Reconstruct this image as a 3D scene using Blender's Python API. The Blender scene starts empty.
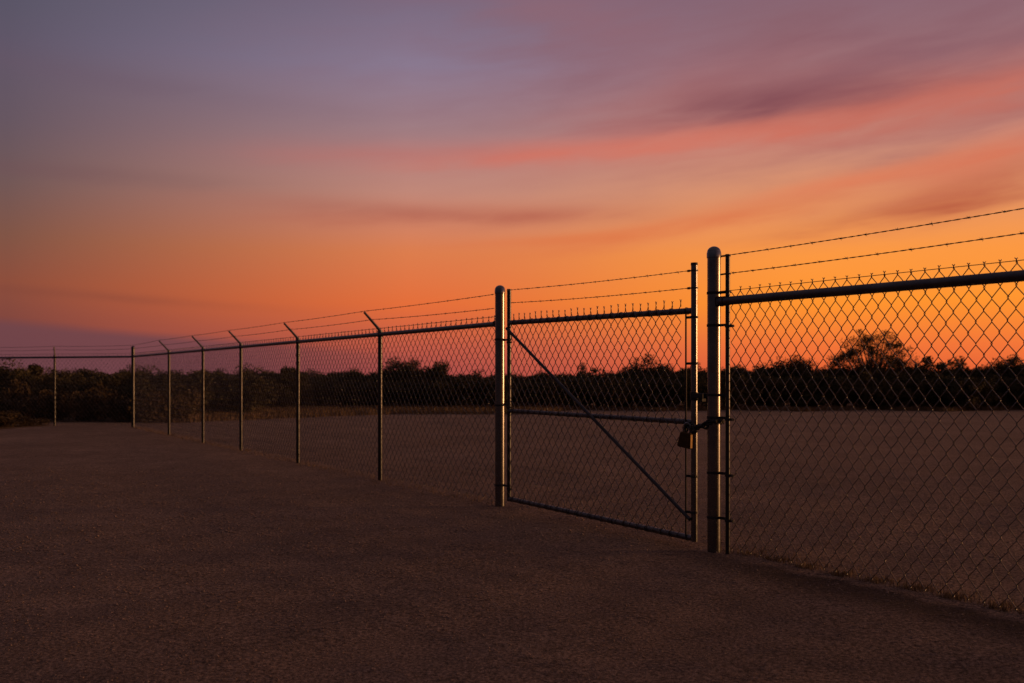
import bpy, math, random
import numpy as np
from mathutils import Vector

random.seed(7)
rng = np.random.default_rng(11)
S = bpy.context.scene
C = bpy.data.collections.new("scene"); S.collection.children.link(C)
PI = math.pi

def lin(c):
    return tuple(((v/255)/12.92 if v/255 <= .04045 else ((v/255+.055)/1.055)**2.4) for v in c) + (1.0,)

# ------------------------------------------------------------------ mesh builder
class MB:
    def __init__(s): s.v = []; s.f = []; s.n = 0
    def add(s, verts, faces):
        s.v.append(np.asarray(verts, dtype=np.float64).reshape(-1, 3))
        n = s.n
        s.f.extend([tuple(i+n for i in f) for f in faces]); s.n += len(verts)
    def tube(s, pts, r, sides=8, cap=True):
        P = np.asarray(pts, dtype=float); n = len(P)
        T = np.empty_like(P); T[1:-1] = P[2:]-P[:-2]; T[0] = P[1]-P[0]; T[-1] = P[-1]-P[-2]
        T /= np.linalg.norm(T, axis=1)[:, None]+1e-12
        R = np.full(n, r) if np.isscalar(r) else np.asarray(r, float)
        a = np.array([0, 0, 1.0]) if abs(T[0][2]) < .9 else np.array([1.0, 0, 0])
        N = np.cross(T[0], a); N /= np.linalg.norm(N)
        ang = np.arange(sides)*2*PI/sides; ca, sa = np.cos(ang), np.sin(ang)
        V = np.empty((n*sides, 3))
        for i in range(n):
            N = N-T[i]*np.dot(N, T[i]); N /= np.linalg.norm(N)+1e-12
            B = np.cross(T[i], N)
            V[i*sides:(i+1)*sides] = P[i]+R[i]*(ca[:, None]*N+sa[:, None]*B)
        F = []
        for i in range(n-1):
            for k in range(sides):
                k2 = (k+1) % sides
                F.append((i*sides+k, i*sides+k2, (i+1)*sides+k2, (i+1)*sides+k))
        if cap:
            F.append(tuple(range(sides))[::-1]); F.append(tuple((n-1)*sides+k for k in range(sides)))
        s.add(V, F)
    def ring(s, cx, cy, cz, R, h, t, sides=20):          # flat strap ring round a vertical post
        V = []; F = []
        for k in range(sides):
            a = k*2*PI/sides; c, d = math.cos(a), math.sin(a)
            for (rr, zz) in ((R, -h/2), (R+t, -h/2), (R+t, h/2), (R, h/2)):
                V.append((cx+rr*c, cy+rr*d, cz+zz))
        for k in range(sides):
            a = k*4; b = ((k+1) % sides)*4
            for j in range(4): j2 = (j+1) % 4; F.append((a+j, b+j, b+j2, a+j2))
        s.add(V, F)
    def box(s, c, d, bev=0.0, rot=None):
        x, y, z = d[0]/2, d[1]/2, d[2]/2; b = bev
        V = []
        if b <= 0:
            V = [(sx*x, sy*y, sz*z) for sz in (-1, 1) for sy in (-1, 1) for sx in (-1, 1)]
            F = [(0, 2, 3, 1), (4, 5, 7, 6), (0, 1, 5, 4), (2, 6, 7, 3), (0, 4, 6, 2), (1, 3, 7, 5)]
        else:
            def loop(zz, i):
                xx, yy = x-i, y-i
                return [(xx, -yy+b, zz), (xx, yy-b, zz), (xx-b, yy, zz), (-xx+b, yy, zz), (-xx, yy-b, zz), (-xx, -yy+b, zz), (-xx+b, -yy, zz), (xx-b, -yy, zz)]
            L = [loop(-z, b), loop(-z+b, 0), loop(z-b, 0), loop(z, b)]
            for l in L: V += l
            F = [tuple(range(8))[::-1], tuple(range(24, 32))]
            for i in range(3):
                for k in range(8): k2 = (k+1) % 8; F.append((i*8+k, i*8+k2, i*8+8+k2, i*8+8+k))
        V = np.array(V)
        if rot is not None: V = V @ np.array(rot).T
        s.add(V+np.array(c), F)
    def build(s, name, m, parent=None, smooth=True, loc=None):
        me = bpy.data.meshes.new(name)
        V = np.concatenate(s.v)
        me.from_pydata(V.tolist(), [], s.f)
        if smooth:
            me.polygons.foreach_set('use_smooth', [True]*len(me.polygons))
            try: me.set_sharp_from_angle(angle=math.radians(40))
            except Exception: pass
        me.materials.append(m); me.update()
        o = bpy.data.objects.new(name, me); C.objects.link(o)
        if parent: o.parent = parent
        if loc: o.location = loc
        return o

def quads_mesh(name, V, m, parent=None):                   # V: (n,4,3)
    n = len(V); me = bpy.data.meshes.new(name)
    me.vertices.add(n*4); me.vertices.foreach_set('co', V.reshape(-1))
    me.loops.add(n*4); me.loops.foreach_set('vertex_index', np.arange(n*4, dtype=np.int32))
    me.polygons.add(n); me.polygons.foreach_set('loop_start', np.arange(0, n*4, 4, dtype=np.int32))
    me.polygons.foreach_set('loop_total', np.full(n, 4, dtype=np.int32))
    me.update(calc_edges=True); me.materials.append(m)
    o = bpy.data.objects.new(name, me); C.objects.link(o)
    if parent: o.parent = parent
    return o

def empty(name, loc=(0, 0, 0), rz=0):
    o = bpy.data.objects.new(name, None); C.objects.link(o)
    o.empty_display_size = .2; o.location = loc; o.rotation_euler = (0, 0, rz); return o
def tag(o, label=None, cat=None, group=None, kind=None):
    if label: o['label'] = label
    if cat: o['category'] = cat
    if group: o['group'] = group
    if kind: o['kind'] = kind
    return o
def copy_part(o, parent, loc=None):
    c = o.copy(); C.objects.link(c); c.parent = parent
    if loc is not None: c.location = loc
    for ch in list(o.children):
        copy_part(ch, c)
    return c

# ------------------------------------------------------------------ materials
def new_mat(name):
    m = bpy.data.materials.new(name); m.use_nodes = True
    nt = m.node_tree; b = nt.nodes['Principled BSDF']; return m, nt, b
def N(nt, t, **kw):
    n = nt.nodes.new(t)
    for k, v in kw.items(): setattr(n, k, v)
    return n
def noise(nt, scale, detail=4, rough=.6, vec=None):
    n = N(nt, 'ShaderNodeTexNoise'); n.inputs['Scale'].default_value = scale
    n.inputs['Detail'].default_value = detail; n.inputs['Roughness'].default_value = rough
    if vec is not None: nt.links.new(vec, n.inputs['Vector'])
    return n
def ramp(nt, fac, stops):
    r = N(nt, 'ShaderNodeValToRGB'); e = r.color_ramp.elements
    while len(e) < len(stops): e.new(.5)
    for el, (p, c) in zip(e, stops): el.position = p; el.color = c if len(c) == 4 else tuple(c)+(1,)
    nt.links.new(fac, r.inputs['Fac']); return r

def metal(name, c0, c1, rough, scale=9, metallic=.95, rust=.0):
    m, nt, b = new_mat(name)
    tc = N(nt, 'ShaderNodeTexCoord')
    n1 = noise(nt, scale, 5, .65, tc.outputs['Object'])
    r1 = ramp(nt, n1.outputs['Fac'], [(.3, c0), (.7, c1)])
    col = r1.outputs['Color']
    if rust > 0:
        n2 = noise(nt, scale*2.3, 6, .7, tc.outputs['Object'])
        r2 = ramp(nt, n2.outputs['Fac'], [(.60-rust*.1, (0, 0, 0)), (.74, (1, 1, 1))])
        mx = N(nt, 'ShaderNodeMix', data_type='RGBA')
        nt.links.new(r2.outputs['Color'], mx.inputs['Factor'])
        nt.links.new(col, mx.inputs[6]); mx.inputs[7].default_value = (.13, .06, .035, 1)
        col = mx.outputs[2]
        mr = N(nt, 'ShaderNodeMapRange'); nt.links.new(r2.outputs['Color'], mr.inputs['Value'])
        mr.inputs['To Min'].default_value = metallic; mr.inputs['To Max'].default_value = .2
        nt.links.new(mr.outputs['Result'], b.inputs['Metallic'])
    else: b.inputs['Metallic'].default_value = metallic
    nt.links.new(col, b.inputs['Base Color'])
    n3 = noise(nt, scale*3, 4, .6, tc.outputs['Object'])
    mr = N(nt, 'ShaderNodeMapRange'); nt.links.new(n3.outputs['Fac'], mr.inputs['Value'])
    mr.inputs['To Min'].default_value = rough-.07; mr.inputs['To Max'].default_value = rough+.09
    nt.links.new(mr.outputs['Result'], b.inputs['Roughness'])
    bp = N(nt, 'ShaderNodeBump'); bp.inputs['Strength'].default_value = .06; bp.inputs['Distance'].default_value = .0015
    nt.links.new(n3.outputs['Fac'], bp.inputs['Height']); nt.links.new(bp.outputs['Normal'], b.inputs['Normal'])
    return m

M_POST = metal('galvanised_post', (.13, .13, .14), (.21, .205, .205), .25, 7, .97, .15)
M_RAIL = metal('weathered_rail', (.075, .075, .088), (.135, .13, .14), .44, 9, .9, .35)
M_LINE = metal('line_post_metal', (.045, .045, .052), (.07, .068, .07), .31, 2, .92, .0)
M_WIRE = metal('mesh_wire', (.10, .095, .095), (.19, .175, .17), .27, 5, .95, .1)
M_BARB = metal('barbed_wire_metal', (.10, .085, .08), (.18, .15, .14), .5, 12, .8, .5)
M_FIT = metal('fitting_metal', (.03, .03, .034), (.07, .066, .07), .62, 25, .85, .3)
M_BRACE = metal('dark_brace', (.04, .04, .046), (.075, .072, .078), .45, 11, .9, .3)
M_BRASS = metal('aged_brass', (.06, .035, .013), (.11, .063, .023), .5, 30, .9, .2)

def foliage(name, c0, c1, sc=1.6):
    m, nt, b = new_mat(name)
    tc = N(nt, 'ShaderNodeTexCoord'); n1 = noise(nt, sc, 3, .6, tc.outputs['Object'])
    r = ramp(nt, n1.outputs['Fac'], [(.35, c0), (.65, c1)])
    nt.links.new(r.outputs['Color'], b.inputs['Base Color'])
    b.inputs['Roughness'].default_value = .75; b.inputs['Specular IOR Level'].default_value = .15
    return m
M_LEAF = foliage('dark_leaves', (.055, .045, .02), (.11, .085, .04))
M_LEAF2 = foliage('olive_leaves', (.05, .045, .02), (.10, .08, .035))
M_DRY = foliage('dry_scrub', (.05, .033, .016), (.10, .065, .032))
M_GRASS = foliage('dry_grass', (.13, .08, .04), (.24, .155, .085), 3)
M_BARK = foliage('bark', (.07, .05, .035), (.12, .085, .06), 8)

# ------------------------------------------------------------------ camera
F = 995.0; HZ = 377.0; H = 1.5
cd = bpy.data.cameras.new('camera'); cam = bpy.data.objects.new('camera', cd); C.objects.link(cam)
cam.location = (0, 0, H); cam.rotation_euler = (math.radians(90), 0, 0)
cd.sensor_width = 36; cd.lens = F*36/1024; cd.shift_y = (HZ-341.5)/1024
cd.clip_start = .05; cd.clip_end = 6000
cd.dof.use_dof = True; cd.dof.focus_distance = 8.2; cd.dof.aperture_fstop = 2.3
S.camera = cam

# fence line measured in plan: gate hinge post at A, local +x runs along the fence to the near right,
# local +y points away from the camera side, s is the distance along the fence in metres
A = (7.04-.6161*11.656, 11.656); RZ = math.atan2(-.8514, .5246)
B = (-11.405, 29.94); RZ2 = math.atan2(-.322, .947)
S_B = -21.47
def world(s, y=0, z=0):
    c, d = math.cos(RZ), math.sin(RZ); return (A[0]+s*c-y*d, A[1]+s*d+y*c, z)

# ------------------------------------------------------------------ ground
def gh(x, y):
    h = .008*np.sin(x*.9+1.3*np.sin(y*.35))*np.sin(y*.7+.8) + .005*np.sin(x*2.3+y*1.1+1)+.005*np.sin(x*4.1-y*3.2)+.003*np.sin(x*7.7+y*6.1)
    far = np.clip((np.hypot(x, y)-60)/300, 0, 1)
    return h*(1-far)-.012
def build_ground():
    n = 230
    t = np.linspace(-1, 1, n); g = np.sinh(t*7.2)/np.sinh(7.2)*2500
    X, Y = np.meshgrid(g+1.0, g+9.0)
    Z = gh(X, Y)
    V = np.stack([X, Y, Z], -1).reshape(-1, 3)
    i = np.arange(n-1); I, J = np.meshgrid(i, i); a = (J*n+I).ravel()
    Fc = np.stack([a, a+1, a+n+1, a+n], 1)
    me = bpy.data.meshes.new('ground'); me.from_pydata(V.tolist(), [], Fc.tolist())
    me.polygons.foreach_set('use_smooth', [True]*len(me.polygons))
    m, nt, b = new_mat('gravelly_dirt'); L = nt.links.new
    tc = N(nt, 'ShaderNodeTexCoord'); O = tc.outputs['Object']
    big = noise(nt, .35, 5, .6, O); mid = noise(nt, 2.2, 6, .65, O); fine = noise(nt, 44, 6, .78, O); grit = noise(nt, 120, 3, .7, O)
    r1 = ramp(nt, big.outputs['Fac'], [(.3, GC0), (.72, GC1)])
    r2 = ramp(nt, mid.outputs['Fac'], [(.3, (.78, .78, .79)), (.7, (1.14, 1.12, 1.11))])
    r3 = ramp(nt, fine.outputs['Fac'], [(.35, (.16, .155, .15)), (.49, (.93, .93, .93)), (.62, (2.15, 2.1, 2.05))])
    def mul(a, c):
        x = N(nt, 'ShaderNodeMix', data_type='RGBA', blend_type='MULTIPLY'); x.inputs['Factor'].default_value = 1
        L(a, x.inputs[6]); L(c, x.inputs[7]); return x.outputs[2]
    col = mul(mul(r1.outputs['Color'], r2.outputs['Color']), r3.outputs['Color'])
    # ground colour darkens in a ragged strip on the near side of the right hand fence
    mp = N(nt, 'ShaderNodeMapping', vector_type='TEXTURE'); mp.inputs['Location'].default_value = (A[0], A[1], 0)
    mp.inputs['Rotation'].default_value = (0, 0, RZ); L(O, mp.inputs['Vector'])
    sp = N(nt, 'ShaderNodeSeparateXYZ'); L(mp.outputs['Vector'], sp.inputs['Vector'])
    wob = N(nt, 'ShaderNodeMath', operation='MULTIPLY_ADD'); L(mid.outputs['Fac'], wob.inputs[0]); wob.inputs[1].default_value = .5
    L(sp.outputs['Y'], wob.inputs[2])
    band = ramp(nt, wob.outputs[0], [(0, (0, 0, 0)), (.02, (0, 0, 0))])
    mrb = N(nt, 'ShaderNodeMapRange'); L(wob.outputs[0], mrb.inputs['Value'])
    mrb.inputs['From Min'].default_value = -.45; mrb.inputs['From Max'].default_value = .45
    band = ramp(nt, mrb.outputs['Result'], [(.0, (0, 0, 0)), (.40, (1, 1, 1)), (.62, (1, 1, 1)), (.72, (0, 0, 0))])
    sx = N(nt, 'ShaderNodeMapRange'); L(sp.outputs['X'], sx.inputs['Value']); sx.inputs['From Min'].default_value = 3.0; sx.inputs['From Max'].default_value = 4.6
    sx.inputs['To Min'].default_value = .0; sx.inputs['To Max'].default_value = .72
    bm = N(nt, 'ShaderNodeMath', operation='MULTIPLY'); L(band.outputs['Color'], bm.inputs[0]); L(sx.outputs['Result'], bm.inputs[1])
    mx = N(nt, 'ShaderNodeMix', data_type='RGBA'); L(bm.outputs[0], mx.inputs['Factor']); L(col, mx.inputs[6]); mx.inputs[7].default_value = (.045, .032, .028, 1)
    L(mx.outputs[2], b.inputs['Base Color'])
    b.inputs['Roughness'].default_value = .95; b.inputs['Specular IOR Level'].default_value = .12
    vo = N(nt, 'ShaderNodeTexVoronoi'); vo.inputs['Scale'].default_value = 55; L(O, vo.inputs['Vector'])
    a1 = N(nt, 'ShaderNodeMath', operation='MULTIPLY_ADD'); L(fine.outputs['Fac'], a1.inputs[0]); a1.inputs[1].default_value = 1.4; L(grit.outputs['Fac'], a1.inputs[2])
    a2 = N(nt, 'ShaderNodeMath', operation='MULTIPLY_ADD'); L(mid.outputs['Fac'], a2.inputs[0]); a2.inputs[1].default_value = 1.6; L(a1.outputs[0], a2.inputs[2])
    a3 = N(nt, 'ShaderNodeMath', operation='MULTIPLY_ADD'); L(vo.outputs['Distance'], a3.inputs[0]); a3.inputs[1].default_value = -.7; L(a2.outputs[0], a3.inputs[2])
    bp = N(nt, 'ShaderNodeBump'); bp.inputs['Strength'].default_value = .9; bp.inputs['Distance'].default_value = .045
    L(a3.outputs[0], bp.inputs['Height']); L(bp.outputs['Normal'], b.inputs['Normal'])
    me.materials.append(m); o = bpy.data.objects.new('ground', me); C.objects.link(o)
    return tag(o, kind='structure')
GC0 = (.285, .19, .138); GC1 = (.42, .282, .205)
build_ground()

# loose pebbles (uncountable)
def pebbles():
    n = 42000
    d = 3.6+rng.random(n)**1.3*13; px = rng.uniform(-120, 1150, n)
    X = (px-512)/F*d; Y = d
    r = .004+.007*rng.random(n)**3
    r *= np.clip(d/7, .8, 1.4)
    base = np.array([(1, 0, 0), (0, 1, 0), (-1, 0, 0), (0, -1, 0), (0, 0, .7), (0, 0, -.7)], float)
    V = base[None]*(1+.45*(rng.random((n, 6, 1))-.5))*r[:, None, None]*np.array([1.2, 1, .8])
    a = rng.random(n)*6.28; c, s = np.cos(a), np.sin(a)
    W = V.copy(); W[..., 0] = V[..., 0]*c[:, None]-V[..., 1]*s[:, None]; W[..., 1] = V[..., 0]*s[:, None]+V[..., 1]*c[:, None]
    W += np.stack([X, Y, gh(X, Y)+r*.25], 1)[:, None]
    f = np.array([(0, 1, 4), (1, 2, 4), (2, 3, 4), (3, 0, 4), (1, 0, 5), (2, 1, 5), (3, 2, 5), (0, 3, 5)])
    Fc = (f[None]+np.arange(n)[:, None, None]*6).reshape(-1, 3)
    me = bpy.data.meshes.new('gravel'); me.from_pydata(W.reshape(-1, 3).tolist(), [], Fc.tolist())
    m, nt, b = new_mat('pebble_stone'); g = N(nt, 'ShaderNodeTexCoord'); n1 = noise(nt, 17, 2, .5, g.outputs['Object'])
    r1 = ramp(nt, n1.outputs['Fac'], [(.3, (.14, .09, .07)), (.7, (.33, .22, .17))]); nt.links.new(r1.outputs['Color'], b.inputs['Base Color'])
    b.inputs['Roughness'].default_value = .9; me.materials.append(m)
    o = bpy.data.objects.new('gravel', me); C.objects.link(o)
    tag(o, 'loose brown gravel scattered over the dirt lot', 'gravel', kind='stuff')
pebbles()

# dry grass as blades
def blades(name, X, Y, hmin, hmax, w, label, mat=M_GRASS):
    n = len(X); h = rng.uniform(hmin, hmax, n); a = rng.random(n)*6.28; lean = rng.uniform(0, .7, n)*h; b = rng.random(n)*6.28
    dx, dy = np.cos(a)*w, np.sin(a)*w; lx, ly = np.cos(b)*lean, np.sin(b)*lean; z0 = gh(X, Y)-.005
    V = np.stack([np.stack([X-dx, Y-dy, z0], 1), np.stack([X+dx, Y+dy, z0], 1), np.stack([X+dx*.2+lx, Y+dy*.2+ly, z0+h], 1), np.stack([X-dx*.2+lx, Y-dy*.2+ly, z0+h], 1)], 1)
    return tag(quads_mesh(name, V, mat), label, 'grass', kind='stuff')
n = 5200; s = rng.uniform(3.7, 9.5, n); k = np.round(s*3.1+rng.normal(0, .6, n))/3.1; s = k+rng.normal(0, .07, n)
y = .06+np.abs(rng.normal(0, .14, n)); c_, d_ = math.cos(RZ), math.sin(RZ)
blades('dry_grass', A[0]+s*c_-y*d_, A[1]+s*d_+y*c_, .012, .05, .0028, 'low dry grass tufts along the foot of the right fence')
n = 2600; s = rng.uniform(-21, -.2, n); y = rng.normal(.0, .12, n)
blades('dry_grass', A[0]+s*c_-y*d_, A[1]+s*d_+y*c_, .01, .06, .003, 'sparse dry grass along the foot of the long left fence')
n = 42000; px = rng.uniform(130, 560, n); d = rng.uniform(33, 46, n)+np.clip((px-200)/60, 0, 6)*rng.random(n)
keep = (d > 31+np.clip((px-130)/30, 0, 9)); px, d = px[keep], d[keep]
blades('dry_grass', (px-512)/F*d, d, .08, .28, .012, 'strip of pale dry grass in front of the scrub beyond the left fence')

n = 16000; px = rng.uniform(560, 1180, n); d = 44.6+.8*np.sin(px*.045)+.5*np.sin(px*.13+1)+rng.random(n)**2*2.5
blades('dry_grass', (px-512)/F*d, d, .05, .22, .014, 'ragged low grass fringe at the foot of the scrub behind the right fence')

# ------------------------------------------------------------------ fence elements
def tube_obj(name, p, q, r, m, parent, sides=20, seg=2):
    b = MB(); P = [tuple(np.array(p)+(np.array(q)-np.array(p))*t) for t in np.linspace(0, 1, seg)]
    b.tube(P, r, sides); return b.build(name, m, parent)

def link_mesh(name, s0, s1, zb, zt, y, parent, w=.115, h=.145, r=.0035, sides=4, tip=.05, wob=.004, spread=True):
    """woven chain link: every wire zigzags between two columns and hooks its neighbour"""
    b = MB(); nw = max(2, int(round((s1-s0)/(w/2)))); nw += nw % 2; cw = (s1-s0)/(nw+1)
    zl = lambda q, s: q[0]+(q[1]-q[0])*(s-s0)/(s1-s0)
    for i in range(nw):
        c = s0+i*cw; top = zl(zt, c); bot = zl(zb, c); nk = int(round((top-bot)/(h/2))); hh = (top-bot)/nk
        P = []
        for k in range(nk+1):
            right = (k+i) % 2; sgn = 1 if right else -1
            x = c+(cw if right else 0)+sgn*r*.9+wob*math.sin(i*1.7+k*.9)*.6
            yo = wob*1.2*math.sin(c*1.3+k*.5)
            z = top-k*hh
            P.append((x-sgn*r*.3, y+yo+r*sgn*1.0, z+h*.03)); P.append((x-sgn*r*.3, y+yo-r*sgn*1.0, z-h*.03))
        b.tube(P, r, sides, cap=False)
        if tip and i % 2 == 1 and True:
            x = c+cw
            j = random.uniform(-.3, .3)
            t = tip*random.uniform(.85, 1.15); q = w*.09
            b.tube([(x-r, y, top), (x+r, y-r, top+t*.45), (x-q*.2, y, top+t*.7), (x-q*(1+j), y, top+t)], r*.95, sides)
            b.tube([(x+r, y, top), (x-r, y+r, top+t*.45), (x+q*.2, y, top+t*.7), (x+q*(1-j), y, top+t*.95)], r*.95, sides)
    o = b.build(name, M_WIRE, parent, smooth=False)
    o.data.polygons.foreach_set('use_smooth', [True]*len(o.data.polygons)); return o

def barbed(name, pts, parent, r=.0022, sag=.02, step=.25, ph=0., bl=.018, detail=True):
    """two strand twisted wire through the given points, with four-point barbs"""
    b = MB(); path = []
    for p, q in zip(pts[:-1], pts[1:]):
        p, q = np.array(p, float), np.array(q, float); L = np.linalg.norm(q-p); n = max(3, int(L/(.03 if detail else .12)))
        for i in range(n):
            t = i/n; v = p+(q-p)*t; v[2] -= sag*4*t*(1-t)*min(1, L/3); path.append(v)
    path.append(np.array(pts[-1], float)); path = np.array(path)
    D = path[1]-path[0]; D /= np.linalg.norm(D); Nn = np.cross(D, (0, 0, 1)); Nn /= np.linalg.norm(Nn)
    seg = np.linalg.norm(np.diff(path, axis=0), axis=1); cum = np.concatenate([[0], np.cumsum(seg)])
    if detail:
        for o in (0, PI):
            a = cum/.03*1.3+o; q = path+r*1.05*(np.cos(a)[:, None]*Nn+np.sin(a)[:, None]*np.array([0, 0, 1]))
            b.tube(q, r, 4)
    else: b.tube(path, r*1.7, 4)
    t = ph+.04
    while t < cum[-1]-.03:
        v = np.array([np.interp(t, cum, path[:, j]) for j in range(3)])
        for g in range(-1, 2): # wrap
            b.tube([v+D*(g*.004-.002), v+D*(g*.004+.002)], r*2.6, 6)
        for g in range(4):
            a = g*PI/2+random.uniform(-.5, .5)+.7; dirv = math.cos(a)*Nn+math.sin(a)*np.array([0, 0, 1])
            b.tube([v+D*(g-1.5)*.003, v+D*(g-1.5)*.006+dirv*bl], [r*.85, r*.35], 3)
        t += step*random.uniform(.88, 1.12)
    return b.build(name, M_BARB, parent, smooth=False)

def dome_post(mb, r, z0, z1, sides=28):
    P = [(0, 0, z0), (0, 0, z1-r*1.05)]; R = [r, r]
    mb.tube(P, R, sides)

def dome_cap(r, z, m, parent):
    b = MB(); rr = r*1.06; P = []; R = []
    for (f, zz) in ((1.0, -.05), (1.03, -.048), (1.03, -.006), (.98, 0)): P.append((0, 0, z+zz-r*.75)); R.append(rr*f)
    for a in range(1, 8):
        t = a/8*PI/2; P.append((0, 0, z-r*.75+rr*.85*math.sin(t))); R.append(rr*.97*math.cos(t)+.0005)
    b.tube(P, R, 28); return b.build('post_cap', m, parent)

def strap(parent, name, x, y, z, R, tab=(1, 0), tl=.045, m=M_FIT):
    b = MB(); b.ring(x, y, z, R, .022, .004, 24)
    tx, ty = tab; a = math.atan2(ty, tx); rot = [(math.cos(a), -math.sin(a), 0), (math.sin(a), math.cos(a), 0), (0, 0, 1)]
    for o in (-.005, .005):
        nx, ny = -math.sin(a)*o, math.cos(a)*o
        b.box((x+math.cos(a)*(R+tl/2)+nx, y+math.sin(a)*(R+tl/2)+ny, z), (tl, .004, .022), 0, rot)
    px, py = x+math.cos(a)*(R+tl*.75), y+math.sin(a)*(R+tl*.75)
    b.tube([(px+math.sin(a)*.022, py-math.cos(a)*.022, z), (px-math.sin(a)*.022, py+math.cos(a)*.022, z)], .005, 8)
    b.tube([(px+math.sin(a)*.022, py-math.cos(a)*.022, z), (px+math.sin(a)*.014, py-math.cos(a)*.014, z)], .010, 6)
    return b.build(name, m, parent)

# ---- line post with 45 degree barb arm
def line_post(parent, s, r=.033, top=2.17, arm=True, name='line_post', upright=False):
    b = MB(); b.tube([(0, 0, -.05), (0, 0, top)], r, 16); o = b.build(name, M_LINE, parent, loc=(s, 0, 0))
    if arm:
        a = MB(); a.tube([(0, 0, top-.06), (0, 0, top+.012)], r*1.13, 16)
        P = [(0, -.0, top+.0), (0, -.02, top+.03), (0, -.25, top+.27)]
        if upright: P = [(0, 0, top), (0, 0, top+.03), (0, -.03, top+.27)]
        a.tube(P, [.026, .023, .018], 8)
        a.build('barb_arm', M_RAIL, o)
    b = MB(); b.ring(0, 0, 2.10, r+.002, .03, .004, 16); b.build('rail_band', M_FIT, o)
    for z in (.35, .75, 1.2, 1.6):
        b = MB(); b.ring(0, 0, z, r+.0005, .006, .005, 12); b.build('tie_wire', M_FIT, o)
    return o

# ---- long left run
left = empty('chain_link_fence', (A[0], A[1], 0), RZ)
tag(left, 'long chain link fence run with slanted barb arms, left of the gate', 'fence')
p0 = line_post(left, -3.41)
for s in (-6.93, -10.37, -13.37, -16.78): copy_part(p0, left, (s, 0, 0))
tube_obj('top_rail', (-21.42, 0, 2.115), (-.055, 0, 2.125), .030, M_RAIL, left, 14, 12)
link_mesh('chain_mesh', -6.90, -.11, (.045, .04), (2.175, 2.18), .034, left, .14, .145, .0037, 6, .05)
link_mesh('chain_mesh', -13.33, -6.93, (.05, .045), (2.17, 2.175), .034, left, .14, .145, .0034, 3, .05)
link_mesh('chain_mesh', -21.4, -13.37, (.05, .05), (2.16, 2.17), .034, left, .15, .15, .0036, 3, .05)
arm_s = [-3.41, -6.93, -10.37, -13.37, -16.78]
def run_pts(y0, z0, yarm, zarm, yend, zend):
    return [(-.05, y0, z0)]+[(s, yarm, zarm) for s in arm_s]+[(-21.45, yend, zend)]
barbed('barbed_wire', run_pts(-.05, 2.47, -.245, 2.455, -.10, 2.44), left, .0024, .008, .25)
barbed('barbed_wire', run_pts(-.05, 2.305, -.13, 2.335, -.08, 2.35), left, .0024, .01, .25, .1)
barbed('barbed_wire', [(-.05, .03, 2.215), (-21.45, .03, 2.215)], left, .002, .0, .25, .15, detail=False)
tube_obj('tension_bar', (-.115, .03, .05), (-.115, .03, 2.12), .008, M_RAIL, left, 6)
b = MB(); b.box((-.085, 0, 2.125), (.07, .075, .075), .012); b.build('rail_end', M_FIT, left)

# ---- far run behind, seen square on
far = empty('chain_link_fence', (B[0], B[1], 0), RZ2)
tag(far, 'distant chain link fence run square to the view at far left', 'fence')
q0 = line_post(far, -2.95, upright=True)
for s in (-5.9, -8.85, -11.8): copy_part(q0, far, (s, 0, 0))
tube_obj('top_rail', (-11.8, 0, 2.11), (-.06, 0, 2.11), .030, M_RAIL, far, 12, 6)
link_mesh('chain_mesh', -11.8, -.07, (.05, .05), (2.15, 2.15), .034, far, .15, .15, .0036, 3, .05)
for (y, z) in ((-.245, 2.455), (-.13, 2.345)):
    barbed('barbed_wire', [(-.05, -.06, z)]+[(s, y*.1, z) for s in (-2.95, -5.9, -8.85, -11.8)], far, .0026, .02, .25, .1, detail=False)
barbed('barbed_wire', [(-.05, .03, 2.215), (-11.8, .03, 2.215)], far, .002, .0, .25, .1, detail=False)
# corner post
cp = empty('corner_post', (B[0], B[1], 0), RZ)
tag(cp, 'thick corner post where the two fence runs meet at far left', 'post')
b = MB(); b.tube([(0, 0, -.05), (0, 0, 2.40)], .05, 20); b.build('shaft', M_LINE, cp)
dome_cap(.05, 2.43, M_LINE, cp)
for z in (2.165, 1.5, .8, .25): strap(cp, 'tension_band', 0, 0, z, .051, (1, 0), .03)

# ---- gate posts
def gate_post(s, top, label):
    g = empty('gate_post', world(s), RZ); tag(g, label, 'post', 'gate posts')
    b = MB(); b.tube([(0, 0, -.1), (0, 0, .4), (0, 0, 1.2), (0, 0, 1.8), (0, 0, top-.045)], .057, 36); b.build('shaft', M_POST, g)
    dome_cap(.057, top, M_POST, g)
    b = MB(); V = []
    for i in range(24):                                     # rough concrete footing collar just breaking the dirt
        a = i/24*2*PI; V.append((a, .10+.012*math.sin(i*2.1)))
    return g
gl = gate_post(0, 2.567, 'round-capped steel gate post on the hinge side, left of the gate')
gr_ = gate_post(3.595, 2.62, 'tall round-capped steel gate post on the latch side, right of the gate')
for z in (1.94, 1.17, .234): strap(gl, 'tension_band', 0, 0, z, .058, (-1, 0), .05)
for z in (2.225, 1.945, 1.345, 1.15, .675, .29): strap(gr_, 'tension_band', 0, 0, z, .058, (1, .15), .12)

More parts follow.
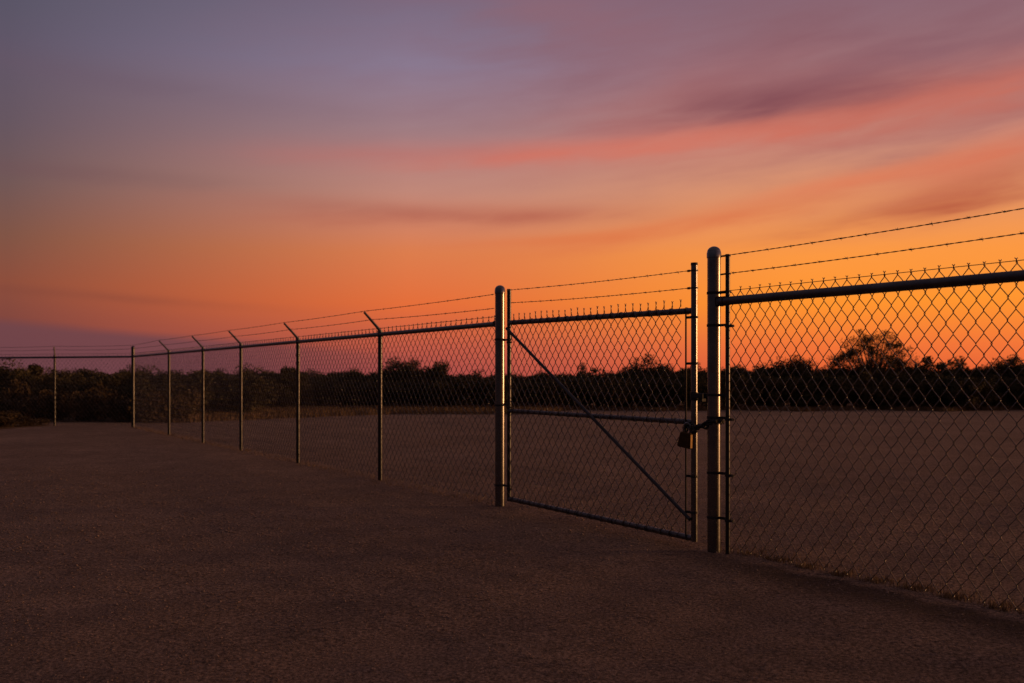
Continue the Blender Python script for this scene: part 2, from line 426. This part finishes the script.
# ---- gate
gt = empty('metal_gate', (A[0], A[1], 0), RZ)
tag(gt, 'padlocked chain link gate with diagonal brace and two barbed strands on top', 'gate')
s0, s1 = .205, 3.345
tube_obj('hinge_stile', (s0, 0, .07), (s0, 0, 2.515), .0245, M_LINE, gt, 20, 3)
st = tube_obj('latch_stile', (s1, 0, .045), (s1, 0, 2.50), .029, M_POST, gt, 24, 3)
b = MB(); b.tube([(s1, 0, 2.49), (s1, 0, 2.512)], [.032, .030], 20); b.build('end_cap', M_FIT, st)
tube_obj('top_rail', (s0+.02, 0, 2.125), (s1-.02, 0, 2.088), .0275, M_RAIL, gt, 18, 4)
tube_obj('middle_rail', (s0+.02, 0, 1.11), (s1-.02, 0, 1.10), .0235, M_RAIL, gt, 18, 4)
tube_obj('bottom_rail', (s0+.02, 0, .095), (s1-.02, 0, .07), .0265, M_RAIL, gt, 18, 4)
tube_obj('brace', (s0+.01, -.04, 2.06), (s1-.01, -.04, .24), .017, M_BRACE, gt, 12, 3)
link_mesh('chain_mesh', s0+.035, s1-.09, (.085, .06), (2.165, 2.13), -.028, gt, .118, .142, .0036, 7, .062)
tube_obj('tension_bar', (s1-.085, -.022, .07), (s1-.085, -.022, 2.07), .008, M_LINE, gt, 8)
for z in (2.03, 1.62, .62, .30): strap(gt, 'stile_band', s1, 0, z, .030, (-1, -.2), .06)
for z in (1.93, 1.18, .24): strap(gt, 'hinge', s0, 0, z, .026, (-1, 0), .11); 
for z in (1.93, 1.18, .24): strap(gt, 'stile_band', s0, 0, z-.03, .026, (1, -.3), .05)
for rail_z, rr in (((2.125, 2.088), .0275), ((1.11, 1.10), .0235), ((.095, .07), .0265)):   # wire ties round the rails
    n = 17
    for i in range(n):
        t = (i+.5)/n+random.uniform(-.012, .012); x = s0+(s1-s0)*t; z = rail_z[0]+(rail_z[1]-rail_z[0])*t
        P = [(x+.012*(k/16-.5)+.006*math.sin(k), (rr+.004)*math.cos(k/16*2*PI), z+(rr+.004)*math.sin(k/16*2*PI)) for k in range(17)]
        tw = MB(); tw.tube(P, .003, 4); tw.build('tie_wire', M_FIT, gt)
barbed('barbed_wire', [(s0, -.03, 2.50), (s1, -.03, 2.442)], gt, .0022, .012, .21)
barbed('barbed_wire', [(s0, -.03, 2.353), (s1, -.03, 2.288)], gt, .0022, .014, .21, .1)
for z in (2.442, 2.288):
    b = MB(); b.ring(s1, 0, z, .029, .012, .005, 16); b.box((s1-.045, -.024, z), (.034, .014, .02), .003); b.build('wire_clip', M_FIT, gt)
# fork latch
b = MB()
b.ring(s1, 0, 1.33, .030, .07, .007, 20)
b.box((s1+.085, -.035, 1.335), (.13, .012, .045), .003); b.box((s1+.085, .035, 1.335), (.13, .012, .045), .003)
b.box((s1+.10, 0, 1.30), (.05, .05, .035), .004)
b.tube([(s1+.05, -.055, 1.30), (s1+.05, .055, 1.30)], .009, 8)
b.build('latch', M_FIT, gt)

# ---- right run
rt = empty('chain_link_fence', (A[0], A[1], 0), RZ)
tag(rt, 'near chain link fence run with thick top rail, right of the gate', 'fence')
tube_obj('tension_post', (3.752, .01, -.05), (3.752, .01, 2.545), .0195, M_LINE, rt, 14, 3)
tube_obj('top_rail', (3.655, 0, 2.148), (10.4, 0, 2.115), .036, M_RAIL, rt, 24, 5)
lp = line_post(rt, 7.35)
copy_part(lp, rt, (10.4, 0, 0))
link_mesh('chain_mesh', 3.76, 7.35, (.03, .02), (2.232, 2.226), .044, rt, .113, .148, .0032, 8, .03)
link_mesh('chain_mesh', 7.37, 10.4, (.02, .02), (2.215, 2.20), .044, rt, .113, .148, .0034, 4, .045)
barbed('barbed_wire', [(3.68, -.01, 2.533), (7.35, -.1, 2.56), (10.4, -.2, 2.55)], rt, .0024, .015, .25)
barbed('barbed_wire', [(3.68, -.01, 2.378), (7.35, -.06, 2.415), (10.4, -.1, 2.42)], rt, .0024, .015, .25, .12)
b = MB(); b.tube([(3.6, .044, 2.238), (7.35, .044, 2.238), (10.4, .044, 2.23)], .0028, 5); b.build('tension_wire', M_BARB, rt)
for z in (2.533, 2.378, 2.23):
    b = MB(); b.ring(3.752, .01, z, .0195, .014, .006, 14); b.box((3.705, .0, z), (.06, .012, .014), .002); b.build('wire_clip', M_FIT, rt)
b = MB(); b.box((3.672, 0, 2.148), (.03, .085, .085), .012); b.tube([(3.68, 0, 2.148), (3.73, 0, 2.148)], .042, 20); b.build('rail_end', M_RAIL, rt)
for z in (1.945, 1.15, .675, .29):
    strap(rt, 'mesh_band', 3.752, .01, z-.012, .020, (1, .2), .04)

# ---- security chain and padlock
ch = MB(); cx0, cx1, R0, R1 = s1, 3.595, .052, .076
path = []
for i in range(200):
    t = i/200
    if t < .3: a = PI/2+PI*(t/.3); path.append((cx0+R0*math.cos(a), R0*math.sin(a)))
    elif t < .5: q = (t-.3)/.2; path.append((cx0+(cx1-cx0)*q, -R0-(R1-R0)*q))
    elif t < .8: a = -PI/2+PI*((t-.5)/.3); path.append((cx1+R1*math.cos(a), R1*math.sin(a)))
    else: q = (t-.8)/.2; path.append((cx1+(cx0-cx1)*q, R1+(R0-R1)*q))
path = np.array([(x, y, 1.075+.035*(x-cx0)/.25-.03*math.sin(max(0, min(1, (x-cx0)/.25))*PI)) for x, y in path])
def link(mb, c, D, tilt, L=.056, Wd=.038, r=.0082):
    D = D/np.linalg.norm(D); U = np.cross(D, (0, 0, 1)); U /= np.linalg.norm(U)+1e-9; W = np.cross(U, D)
    X = math.cos(tilt)*U+math.sin(tilt)*W; P = []
    for k in range(17):
        a = k/16*2*PI; P.append(c+D*(math.cos(a)*Wd/2+np.sign(math.cos(a))*(L-Wd)/2)+X*math.sin(a)*Wd/2)
    mb.tube(P, r, 6)
cl = np.vstack([path, path[:1]]); cum = np.concatenate([[0], np.cumsum(np.linalg.norm(np.diff(cl, axis=0), axis=1))])
nl = int(cum[-1]/.040); chain = empty('security_chain', world(cx0, 0, 0), RZ)
off = np.array([cx0, 0, 0])
for i in range(nl):
    t0, t1 = (i-.3)*cum[-1]/nl % cum[-1], (i+.3)*cum[-1]/nl % cum[-1]
    a_ = np.array([np.interp(t0, cum, cl[:, j]) for j in range(3)]); b_ = np.array([np.interp(t1, cum, cl[:, j]) for j in range(3)])
    link(ch, (a_+b_)/2-off, b_-a_, (i % 2)*PI/2+.3)
for i in range(3):                                         # slack end hanging at the front
    link(ch, np.array([-.055+.004*i, -.058, 1.07-.028*i]), np.array([.1, .05, -1.0]), (i % 2)*PI/2+.4)
for i in range(3):
    link(ch, np.array([.045+.025*i, -.085, 1.045-.012*i]), np.array([1.0, -.1, -.5+.5*i]), (i % 2)*PI/2+.2)
o = ch.build('security_chain', M_FIT, None); o.location = world(cx0); o.rotation_euler = (0, 0, RZ)
C.objects.unlink(chain); bpy.data.objects.remove(chain)
tag(o, 'dark steel chain looped round the gate stile and latch post', 'chain')
pl = empty('padlock', world(s1-.008, -.095, .945), RZ+math.radians(12)); pl.rotation_euler = (0, math.radians(9), RZ+math.radians(14))
tag(pl, 'heavy aged brass padlock hanging from the gate chain', 'padlock')
bb = MB(); V = []; Wt, Wb, Dp, Hh = .110, .145, .045, .135
for (z, f) in ((-Hh/2, .90), (-Hh/2+.008, 1), (Hh/2-.01, 1), (Hh/2, .86)):
    w = (Wb+(Wt-Wb)*(z/Hh+.5))*f/2; dd = Dp*f/2; c = .008
    V += [(w, -dd+c, z), (w, dd-c, z), (w-c, dd, z), (-w+c, dd, z), (-w, dd-c, z), (-w, -dd+c, z), (-w+c, -dd, z), (w-c, -dd, z)]
Fs = [tuple(range(8))[::-1], tuple(range(24, 32))]
for i in range(3):
    for k in range(8): k2 = (k+1) % 8; Fs.append((i*8+k, i*8+k2, i*8+8+k2, i*8+8+k))
bb.add(V, Fs); body = bb.build('lock_body', M_BRASS, pl, smooth=False)
b = MB(); b.tube([(0, 0, -.0545), (0, 0, -.050)], .009, 12); b.build('keyhole', M_FIT, body)
b = MB(); P = [(-.034, 0, Hh/2-.005)]+[(.034*math.cos(a), 0, Hh/2+.05+.034*math.sin(a)) for a in np.linspace(PI, 0, 11)]+[(.034, 0, Hh/2-.005)]
b.tube(P, .0085, 8); b.build('shackle', M_POST, pl)

# ------------------------------------------------------------------ shrubs and trees
def crown_quads(W, Dp, Ht, nleaf, nclump, cr, leaf, z0=.0, seed=0, dome=.6):
    g = np.random.default_rng(seed)
    u = g.random(nclump); th = g.random(nclump)*2*PI; rr = np.sqrt(g.random(nclump))
    cx = rr*np.cos(th)*(W/2-cr*.6); cy = rr*np.sin(th)*(Dp/2-cr*.6)
    topz = z0+(Ht-z0-cr*.7)*np.sqrt(np.clip(1-(rr*dome)**2*1.3, .1, 1))*(g.uniform(.78, 1.04, nclump))
    cz = z0+cr*.3+(topz-z0-cr*.3)*u**.55
    k = g.integers(0, nclump, nleaf); R = cr*g.uniform(.6, 1.3, nclump)[k]
    v = g.normal(size=(nleaf, 3)); v /= np.linalg.norm(v, axis=1)[:, None]; rad = R*g.random(nleaf)**.45
    P = np.stack([cx[k], cy[k], cz[k]], 1)+v*rad[:, None]*np.array([1, 1, .8])
    P[:, 2] = np.maximum(P[:, 2], .02)
    n1 = g.normal(size=(nleaf, 3)); n1 /= np.linalg.norm(n1, axis=1)[:, None]
    n2 = np.cross(n1, g.normal(size=(nleaf, 3))); n2 /= np.linalg.norm(n2, axis=1)[:, None]
    a = leaf*g.uniform(.6, 1.4, nleaf)[:, None]; b_ = a*g.uniform(.35, .6, nleaf)[:, None]
    Q = np.stack([P-n1*a, P-n2*b_, P+n1*a, P+n2*b_], 1)
    return Q, np.stack([cx, cy, cz], 1)

def shrub(x, y, W, Ht, label, cat='shrub', name='shrub', nleaf=6000, nclump=30, cr=.4, leaf=.07, z0=.05, seed=0, mat=None, group=None, Dp=None, dome=.6, limbs=9, tr=.05):
    o = empty(name, (x, y, float(gh(np.array(x), np.array(y)))), seed*1.3 if group else 0)
    Q, cc = crown_quads(W, Dp or W*.8, Ht, nleaf, nclump, cr, leaf, z0, seed, dome)
    quads_mesh('crown', Q, mat or M_LEAF, o)
    b = MB(); g = random.Random(seed)
    idx = list(range(len(cc))); g.shuffle(idx)
    for i in idx[:limbs]:
        c = cc[i]; bx, by = g.uniform(-.12, .12), g.uniform(-.12, .12)
        m1 = (bx+c[0]*.3, by+c[1]*.3, c[2]*.45); m2 = (c[0]*.75, c[1]*.75, c[2]*.8)
        b.tube([(bx, by, -.1), m1, m2, tuple(c)], [tr, tr*.7, tr*.4, tr*.15], 6)
    b.build('trunk', M_BARK, o)
    tag(o, label, cat, group); return o
def dup(o, x, y, rz, sc=(1, 1, 1)):
    c = o.copy(); C.objects.link(c); c.location = (x, y, o.location.z); c.rotation_euler = (0, 0, rz); c.scale = sc
    for ch_ in o.children:
        d = ch_.copy(); C.objects.link(d); d.parent = c
    return c
def at(px, d): return (px-512)/F*d, d
def zt(py, d): return H+(HZ-py)/F*d

# distinct ones first
D0 = 49
x, y = at(872, D0-1); shrub(x, y, 4.6, zt(321, D0), 'lone airy tree rising above the scrub, behind the right fence', 'tree', 'tree', 21000, 200, .29, .036, 1.0, 5, M_LEAF2, None, 3.4, .82, 90, .05)
x, y = at(793, D0-1); shrub(x, y, 2.5, zt(349, D0), 'low dome-shaped shrub just left of the airy tree', nleaf=13000, nclump=70, leaf=.05, seed=6, cr=.45)
x, y = at(648, D0-1); shrub(x, y, 2.9, zt(352, D0), 'rounded shrub poking up behind the latch end of the gate', nleaf=13000, nclump=70, leaf=.05, seed=7, cr=.45)
x, y = at(600, D0+2); shrub(x, y, 3.0, zt(356, D0+2), 'thin straggly shrub behind the middle of the gate', nleaf=1800, seed=8, cr=.3, nclump=26, mat=M_LEAF2, limbs=20, tr=.03)
x, y = at(405, D0-1); shrub(x, y, 2.6, zt(351, D0-1), 'rounded shrub just right of the nearest slant-armed post', nleaf=13000, nclump=70, leaf=.05, seed=9, cr=.45)
x, y = at(437, D0-1); shrub(x, y, 1.8, zt(356, D0-1), 'small round-topped shrub left of the hinge-side gate post', nleaf=5000, seed=10, cr=.38)
x, y = at(290, D0+2); shrub(x, y, 1.6, zt(361, D0+2), 'pointed shrub behind the second slant-armed post from the gate', nleaf=4500, seed=12, cr=.33)
x, y = at(945, D0); shrub(x, y, 3.4, zt(350, D0), 'wispy-topped shrub at the right of the airy tree', nleaf=3800, seed=13, cr=.36, mat=M_LEAF2, limbs=18, tr=.03)
x, y = at(1015, D0-1); shrub(x, y, 3.0, zt(348, D0), 'dense shrub at the right edge of the picture', nleaf=13000, nclump=70, leaf=.05, seed=14, cr=.45)
x, y = at(9, 38); shrub(x, y, 2.4, zt(357, 38), 'rounded dark shrub at the left edge of the picture', nleaf=13000, nclump=70, leaf=.05, seed=15, cr=.4)
x, y = at(32, 39); shrub(x, y, 1.5, zt(359, 39), 'narrow rounded shrub left of the distant fence post', nleaf=5000, seed=16, cr=.34)

# anonymous scrub band
G = 'dark scrub beyond the fence'
LB = 'dark dense shrub in the far scrub band beyond the fence'
protos = [shrub(0, 60+i, 3.4, 2.15+.08*i, LB, nleaf=15000, nclump=110, cr=.36, leaf=.052, seed=30+i, group=G, mat=(M_LEAF, M_LEAF, M_LEAF2)[i % 3]) for i in range(6)]
used = set(); g = random.Random(3)
def place(pr, x, y, rz, sc):
    i = protos.index(pr)
    if i not in used:
        used.add(i); pr.location.x = x; pr.location.y = y; pr.rotation_euler.z = rz; pr.scale = sc; return pr
    return dup(pr, x, y, rz, sc)
pi = 0
for row, (d0, stp, hs) in enumerate(((46.5, 41, .86), (49.5, 37, .99), (53, 39, 1.0))):
    px = 120+row*13 if row == 0 else -70+row*13
    while px < 1190:
        d = d0+g.uniform(-.9, .9); x, y = at(px, d)
        hfix = 1.0
        tgt = zt(367.5 if px < 640 else 362, d)+g.uniform(-.10, .12)
        tgt *= hs if row == 0 else 1
        pr = protos[pi % 6]; pi += 1; k = tgt/(2.15+.08*protos.index(pr))
        place(pr, x, y, g.uniform(0, 6.28), (g.uniform(.85, 1.15), g.uniform(.85, 1.1), k))
        px += stp*g.uniform(.8, 1.15)
# left, closer scrub behind the far run
G2 = 'dark shrubs behind the distant fence run'; LB2 = 'dark shrub in the row behind the distant fence run at far left'
pl2 = [shrub(0, 60, 2.4, 2.0, LB2, nleaf=9000, nclump=46, cr=.36, leaf=.048, seed=50+i, group=G2) for i in range(3)]
u2 = set(); j = 0
for d0, a0, a1, st, py in ((37.5, -75, 250, 40, 368), (41, -60, 270, 38, 365.5), (44.5, -60, 300, 40, 364)):
    px = a0
    while px < a1:
        d = d0+g.uniform(-.7, .7); x, y = at(px, d); pr = pl2[j % 3]; j += 1
        tgt = (zt(py, d)+g.uniform(-.13, .13))/2.0; sc = (g.uniform(.9, 1.2), g.uniform(.9, 1.1), tgt); rz = g.uniform(0, 6.28)
        if pr.name not in u2: u2.add(pr.name); pr.location.x = x; pr.location.y = y; pr.rotation_euler.z = rz; pr.scale = sc
        else: dup(pr, x, y, rz, sc)
        px += st*g.uniform(.8, 1.15)
G3 = 'low dry bushes at the foot of the distant fence run'; LB3 = 'low brownish dry bush close behind the distant fence run'
pl3 = [shrub(0, 60, 2.0, 1.0, LB3, nleaf=5000, nclump=26, cr=.3, leaf=.05, seed=60+i, group=G3, mat=M_DRY, cat='bush', name='bush', limbs=6, tr=.025) for i in range(3)]
u3 = set(); j = 0
for d0, a0, a1, st, hh in ((33.6, -60, 165, 37, 1.05), (35.2, -60, 185, 40, 1.25), (38.5, 120, 235, 36, .75)):
    px = a0
    while px < a1:
        d = d0+g.uniform(-.4, .4); x, y = at(px, d); pr = pl3[j % 3]; j += 1
        rz = g.uniform(0, 6.28); sc = (g.uniform(.9, 1.2), g.uniform(.8, 1.0), hh*g.uniform(.8, 1.15))
        if pr.name not in u3: u3.add(pr.name); pr.location.x = x; pr.location.y = y; pr.rotation_euler.z = rz; pr.scale = sc
        else: dup(pr, x, y, rz, sc)
        px += st*g.uniform(.8, 1.15)

G4 = 'low bushes on the near side of the distant fence run'; LB4 = 'low bush creeping onto the dirt lot at left edge before the distant fence'
pr = None
for px, d, hh in ((-30, 30.2, .6), (2, 30.4, .5), (-48, 29.0, .45), (-12, 29.2, .4), (24, 30.6, .3)):
    x, y = at(px, d)
    if pr is None: pr = shrub(x, y, 2.0, 1.0, LB4, nleaf=6000, nclump=30, cr=.3, leaf=.045, seed=71, group=G4, mat=M_DRY, cat='bush', name='bush', limbs=6, tr=.02); pr.scale = (1, .8, hh)
    else: dup(pr, x, y, g.uniform(0, 6.28), (g.uniform(.8, 1.1), .8, hh))

# ------------------------------------------------------------------ sky
SUN_EL = math.radians(2.5); SUN_AZ = math.radians(86)          # azimuth clockwise from +Y
W = bpy.data.worlds.new('World'); S.world = W; W.use_nodes = True; nt = W.node_tree; nt.nodes.clear(); L = nt.links.new
tc = N(nt, 'ShaderNodeTexCoord'); sp = N(nt, 'ShaderNodeSeparateXYZ'); L(tc.outputs['Generated'], sp.inputs[0])
def M(op, a, b=None, c=None, clamp=False):
    n = N(nt, 'ShaderNodeMath', operation=op, use_clamp=clamp)
    for i, v in enumerate((a, b, c)):
        if v is None: continue
        if isinstance(v, (int, float)): n.inputs[i].default_value = v
        else: L(v, n.inputs[i])
    return n.outputs[0]
def MR(v, a, b, c=0., d=1., it='SMOOTHSTEP'):
    n = N(nt, 'ShaderNodeMapRange', interpolation_type=it); L(v, n.inputs['Value'])
    for k, q in zip(('From Min', 'From Max', 'To Min', 'To Max'), (a, b, c, d)): n.inputs[k].default_value = q
    return n.outputs['Result']
def MIX(f, a, b):
    n = N(nt, 'ShaderNodeMix', data_type='RGBA')
    if isinstance(f, float): n.inputs['Factor'].default_value = f
    else: L(f, n.inputs['Factor'])
    for i, v in ((6, a), (7, b)):
        if isinstance(v, tuple): n.inputs[i].default_value = v
        else: L(v, n.inputs[i])
    return n.outputs[2]
X, Y, Z = sp.outputs
az = M('ARCTAN2', X, Y)
hyp = M('SQRT', M('ADD', M('MULTIPLY', X, X), M('MULTIPLY', Y, Y)))
v = M('MULTIPLY', M('ARCTAN2', Z, hyp), 2/PI)                # 0 at horizon .. 1 at zenith
u = az
def vstop(tanv): return math.atan(tanv)*2/PI
def skyramp(stops):
    return ramp(nt, v, [(vstop(t), lin(c)) for t, c in stops]).outputs['Color']
TOP = [(.75, (108, 89, 98)), (2.2, (94, 82, 90)), (8, (84, 75, 82))]
Lc = skyramp([(0, (106, 61, 66)), (.045, (125, 66, 62)), (.085, (140, 75, 58)), (.128, (127, 82, 68)), (.178, (111, 85, 85)), (.23, (101, 84, 95)), (.30, (94, 84, 102)), (.38, (82, 82, 99))]+TOP)
Mc = skyramp([(0, (170, 76, 72)), (.03, (192, 88, 70)), (.072, (228, 108, 56)), (.125, (220, 124, 76)), (.185, (194, 136, 120)), (.25, (160, 126, 132)), (.31, (138, 124, 148)), (.38, (118, 106, 129))]+TOP)
Rc = skyramp([(0, (226, 94, 56)), (.03, (242, 116, 56)), (.072, (255, 148, 44)), (.120, (252, 152, 64)), (.17, (230, 150, 100)), (.225, (206, 142, 122)), (.29, (165, 120, 122)), (.38, (130, 106, 124))]+TOP)
Ec = skyramp([(0, (38, 35, 44)), (.1, (48, 42, 52)), (.25, (50, 46, 58)), (.38, (52, 50, 62)), (.6, (66, 60, 70))]+TOP[1:])
base = MIX(MR(u, -.47, -.104, it='LINEAR'), Lc, Mc)
base = MIX(MR(u, -.104, .32, it='SMOOTHSTEP'), base, Rc)
# ---- clouds anchored by direction, broken by stretched noise
cmb = N(nt, 'ShaderNodeCombineXYZ'); L(u, cmb.inputs[0]); el = M('ARCTAN2', Z, hyp)
L(M('MULTIPLY', M('SUBTRACT', el, M('MULTIPLY', u, .10)), 5.5), cmb.inputs[1])
nA = noise(nt, 3.2, 5, .55, cmb.outputs[0]); nA.inputs['Distortion'].default_value = .4
nB = noise(nt, 9, 4, .55, cmb.outputs[0]); nB.inputs['Distortion'].default_value = .3
wa = M('SUBTRACT', nA.outputs['Fac'], .5); wb = M('SUBTRACT', nB.outputs['Fac'], .5)
tq = N(nt, 'ShaderNodeMapping'); tq.inputs['Location'].default_value = (4.3, 2.1, 0); L(cmb.outputs[0], tq.inputs['Vector'])
nC = noise(nt, 5.5, 5, .6, tq.outputs[0]); wc = M('SUBTRACT', nC.outputs['Fac'], .5)
def blob(cx, cy, rx, ry, ang, col, st, lo=.15, hi=1.0, wobble=.9):
    st *= .86; lo = 0.0; hi = 1.05; ry *= 1.1
    global base
    uu = math.atan((cx-512)/F); vv = math.atan((HZ-cy)/F*math.cos(uu)); a = math.radians(ang)
    du = M('SUBTRACT', u, uu); dv = M('SUBTRACT', el, vv)
    p = M('ADD', M('MULTIPLY', du, math.cos(a)), M('MULTIPLY', dv, math.sin(a)))
    q = M('SUBTRACT', M('MULTIPLY', dv, math.cos(a)), M('MULTIPLY', du, math.sin(a)))
    p = M('MULTIPLY', p, F/rx); q = M('MULTIPLY', q, F/ry)
    q = M('ADD', q, M('MULTIPLY', wa, 2.2*wobble)); p = M('ADD', p, M('MULTIPLY', wc, 1.6*wobble)); q = M('ADD', q, M('MULTIPLY', wb, 1.5*wobble))
    r2 = M('ADD', M('MULTIPLY', p, p), M('MULTIPLY', q, q))
    g = M('EXPONENT', M('MULTIPLY', r2, -.9))
    f = MR(g, lo, hi, it='LINEAR')
    f = M('MULTIPLY', f, M('MULTIPLY', M('ADD', M('MULTIPLY', wb, 1.6), 1.0), st), clamp=True)
    base = MIX(f, base, lin(col))
BL = [
 (860, 40, 380, 88, -3, (136, 92, 102), .85, .02, .75, .5),
 (600, 25, 140, 30, -18, (143, 102, 114), .7, .05, .9, .7),
 (700, 108, 150, 30, 5, (180, 110, 106), .6, .05, .9, .8),
 (940, 98, 180, 20, 8, (210, 112, 88), .62, .05, .85, .8),
 (765, 131, 170, 11, 6, (224, 118, 92), .78, .05, .85, .8),
 (545, 153, 130, 8, 4, (218, 114, 92), .78, .05, .9, .7),
 (395, 153, 120, 9, 2, (190, 108, 100), .5, .05, .9, .7),
 (790, 100, 105, 18, 1, (124, 72, 82), .9, .02, .8, .45),
 (870, 86, 80, 9, 5, (150, 84, 86), .35, .05, .9, .8),
 (1000, 150, 90, 16, 12, (225, 112, 76), .6, .05, .9, .8),
 (850, 181, 100, 7, 9, (226, 120, 82), .65, .05, .9, .8),
 (985, 182, 90, 12, 12, (188, 92, 68), .8, .05, .9, 1.1),
 (925, 210, 100, 10, 7, (184, 90, 62), .9, .05, .9, 1.1),
 (690, 226, 130, 8, 9, (218, 108, 66), .7, .05, .9, .8),
 (480, 216, 150, 8, 1, (178, 92, 74), .7, .05, .9, .6),
 (350, 208, 120, 8, -2, (165, 96, 84), .4, .05, .9, .6),
 (560, 240, 90, 5, 3, (220, 112, 64), .5, .05, .9, .7),
 (60, 173, 150, 7, 0, (112, 78, 84), .35, .05, .9, .7),
 (110, 78, 160, 10, -4, (106, 84, 100), .3, .05, .9, .8),
 (90, 296, 120, 4, -3, (122, 64, 56), .35, .05, .9, .5),
]
for bl in BL: blob(*bl)
# purple bank low on the left
edge = M('ADD', M('SUBTRACT', math.atan(52/F), M('MULTIPLY', M('ADD', u, .47), .075)), M('MULTIPLY', wa, .012))
bank = M('MULTIPLY', MR(M('SUBTRACT', el, edge), .004, -.008), MR(u, -.02, -.34))
base = MIX(M('MULTIPLY', bank, .85), base, lin((108, 66, 74)))
# away from the sunset the dusk side of the sky
absd = M('ABSOLUTE', M('SUBTRACT', u, .62))                   # glow is centred right of the frame
away = MR(absd, 1.25, 2.3)
base = MIX(away, base, Ec)
dn = MR(Z, -.002, -.03); base = MIX(dn, base, lin((45, 32, 30)))
bg = N(nt, 'ShaderNodeBackground'); L(base, bg.inputs['Color']); bg.inputs['Strength'].default_value = 1.0
sk = N(nt, 'ShaderNodeTexSky', sky_type='NISHITA'); sk.sun_disc = False; sk.sun_elevation = SUN_EL; sk.sun_rotation = SUN_AZ
bg2 = N(nt, 'ShaderNodeBackground'); L(sk.outputs[0], bg2.inputs['Color']); bg2.inputs['Strength'].default_value = .004
ad = N(nt, 'ShaderNodeAddShader'); L(bg.outputs[0], ad.inputs[0]); L(bg2.outputs[0], ad.inputs[1])
wo = N(nt, 'ShaderNodeOutputWorld'); L(ad.outputs[0], wo.inputs[0])
W.cycles.sampling_method = 'MANUAL'; W.cycles.sample_map_resolution = 1024

sd = bpy.data.lights.new('sun', 'SUN'); so = bpy.data.objects.new('sun', sd); C.objects.link(so)
sd.energy = 2.0; sd.angle = math.radians(6); sd.color = (1, .50, .19)
dirv = Vector((math.sin(SUN_AZ)*math.cos(SUN_EL), math.cos(SUN_AZ)*math.cos(SUN_EL), math.sin(SUN_EL)))
so.rotation_euler = dirv.to_track_quat('Z', 'Y').to_euler()

S.view_settings.view_transform = 'Standard'; S.view_settings.look = 'None'
S.view_settings.exposure = 0; S.view_settings.gamma = 1; S.view_settings.use_curve_mapping = False
S.render.engine = 'CYCLES'; S.render.resolution_x = 1024; S.render.resolution_y = 683
S.cycles.max_bounces = 5; S.render.film_transparent = False
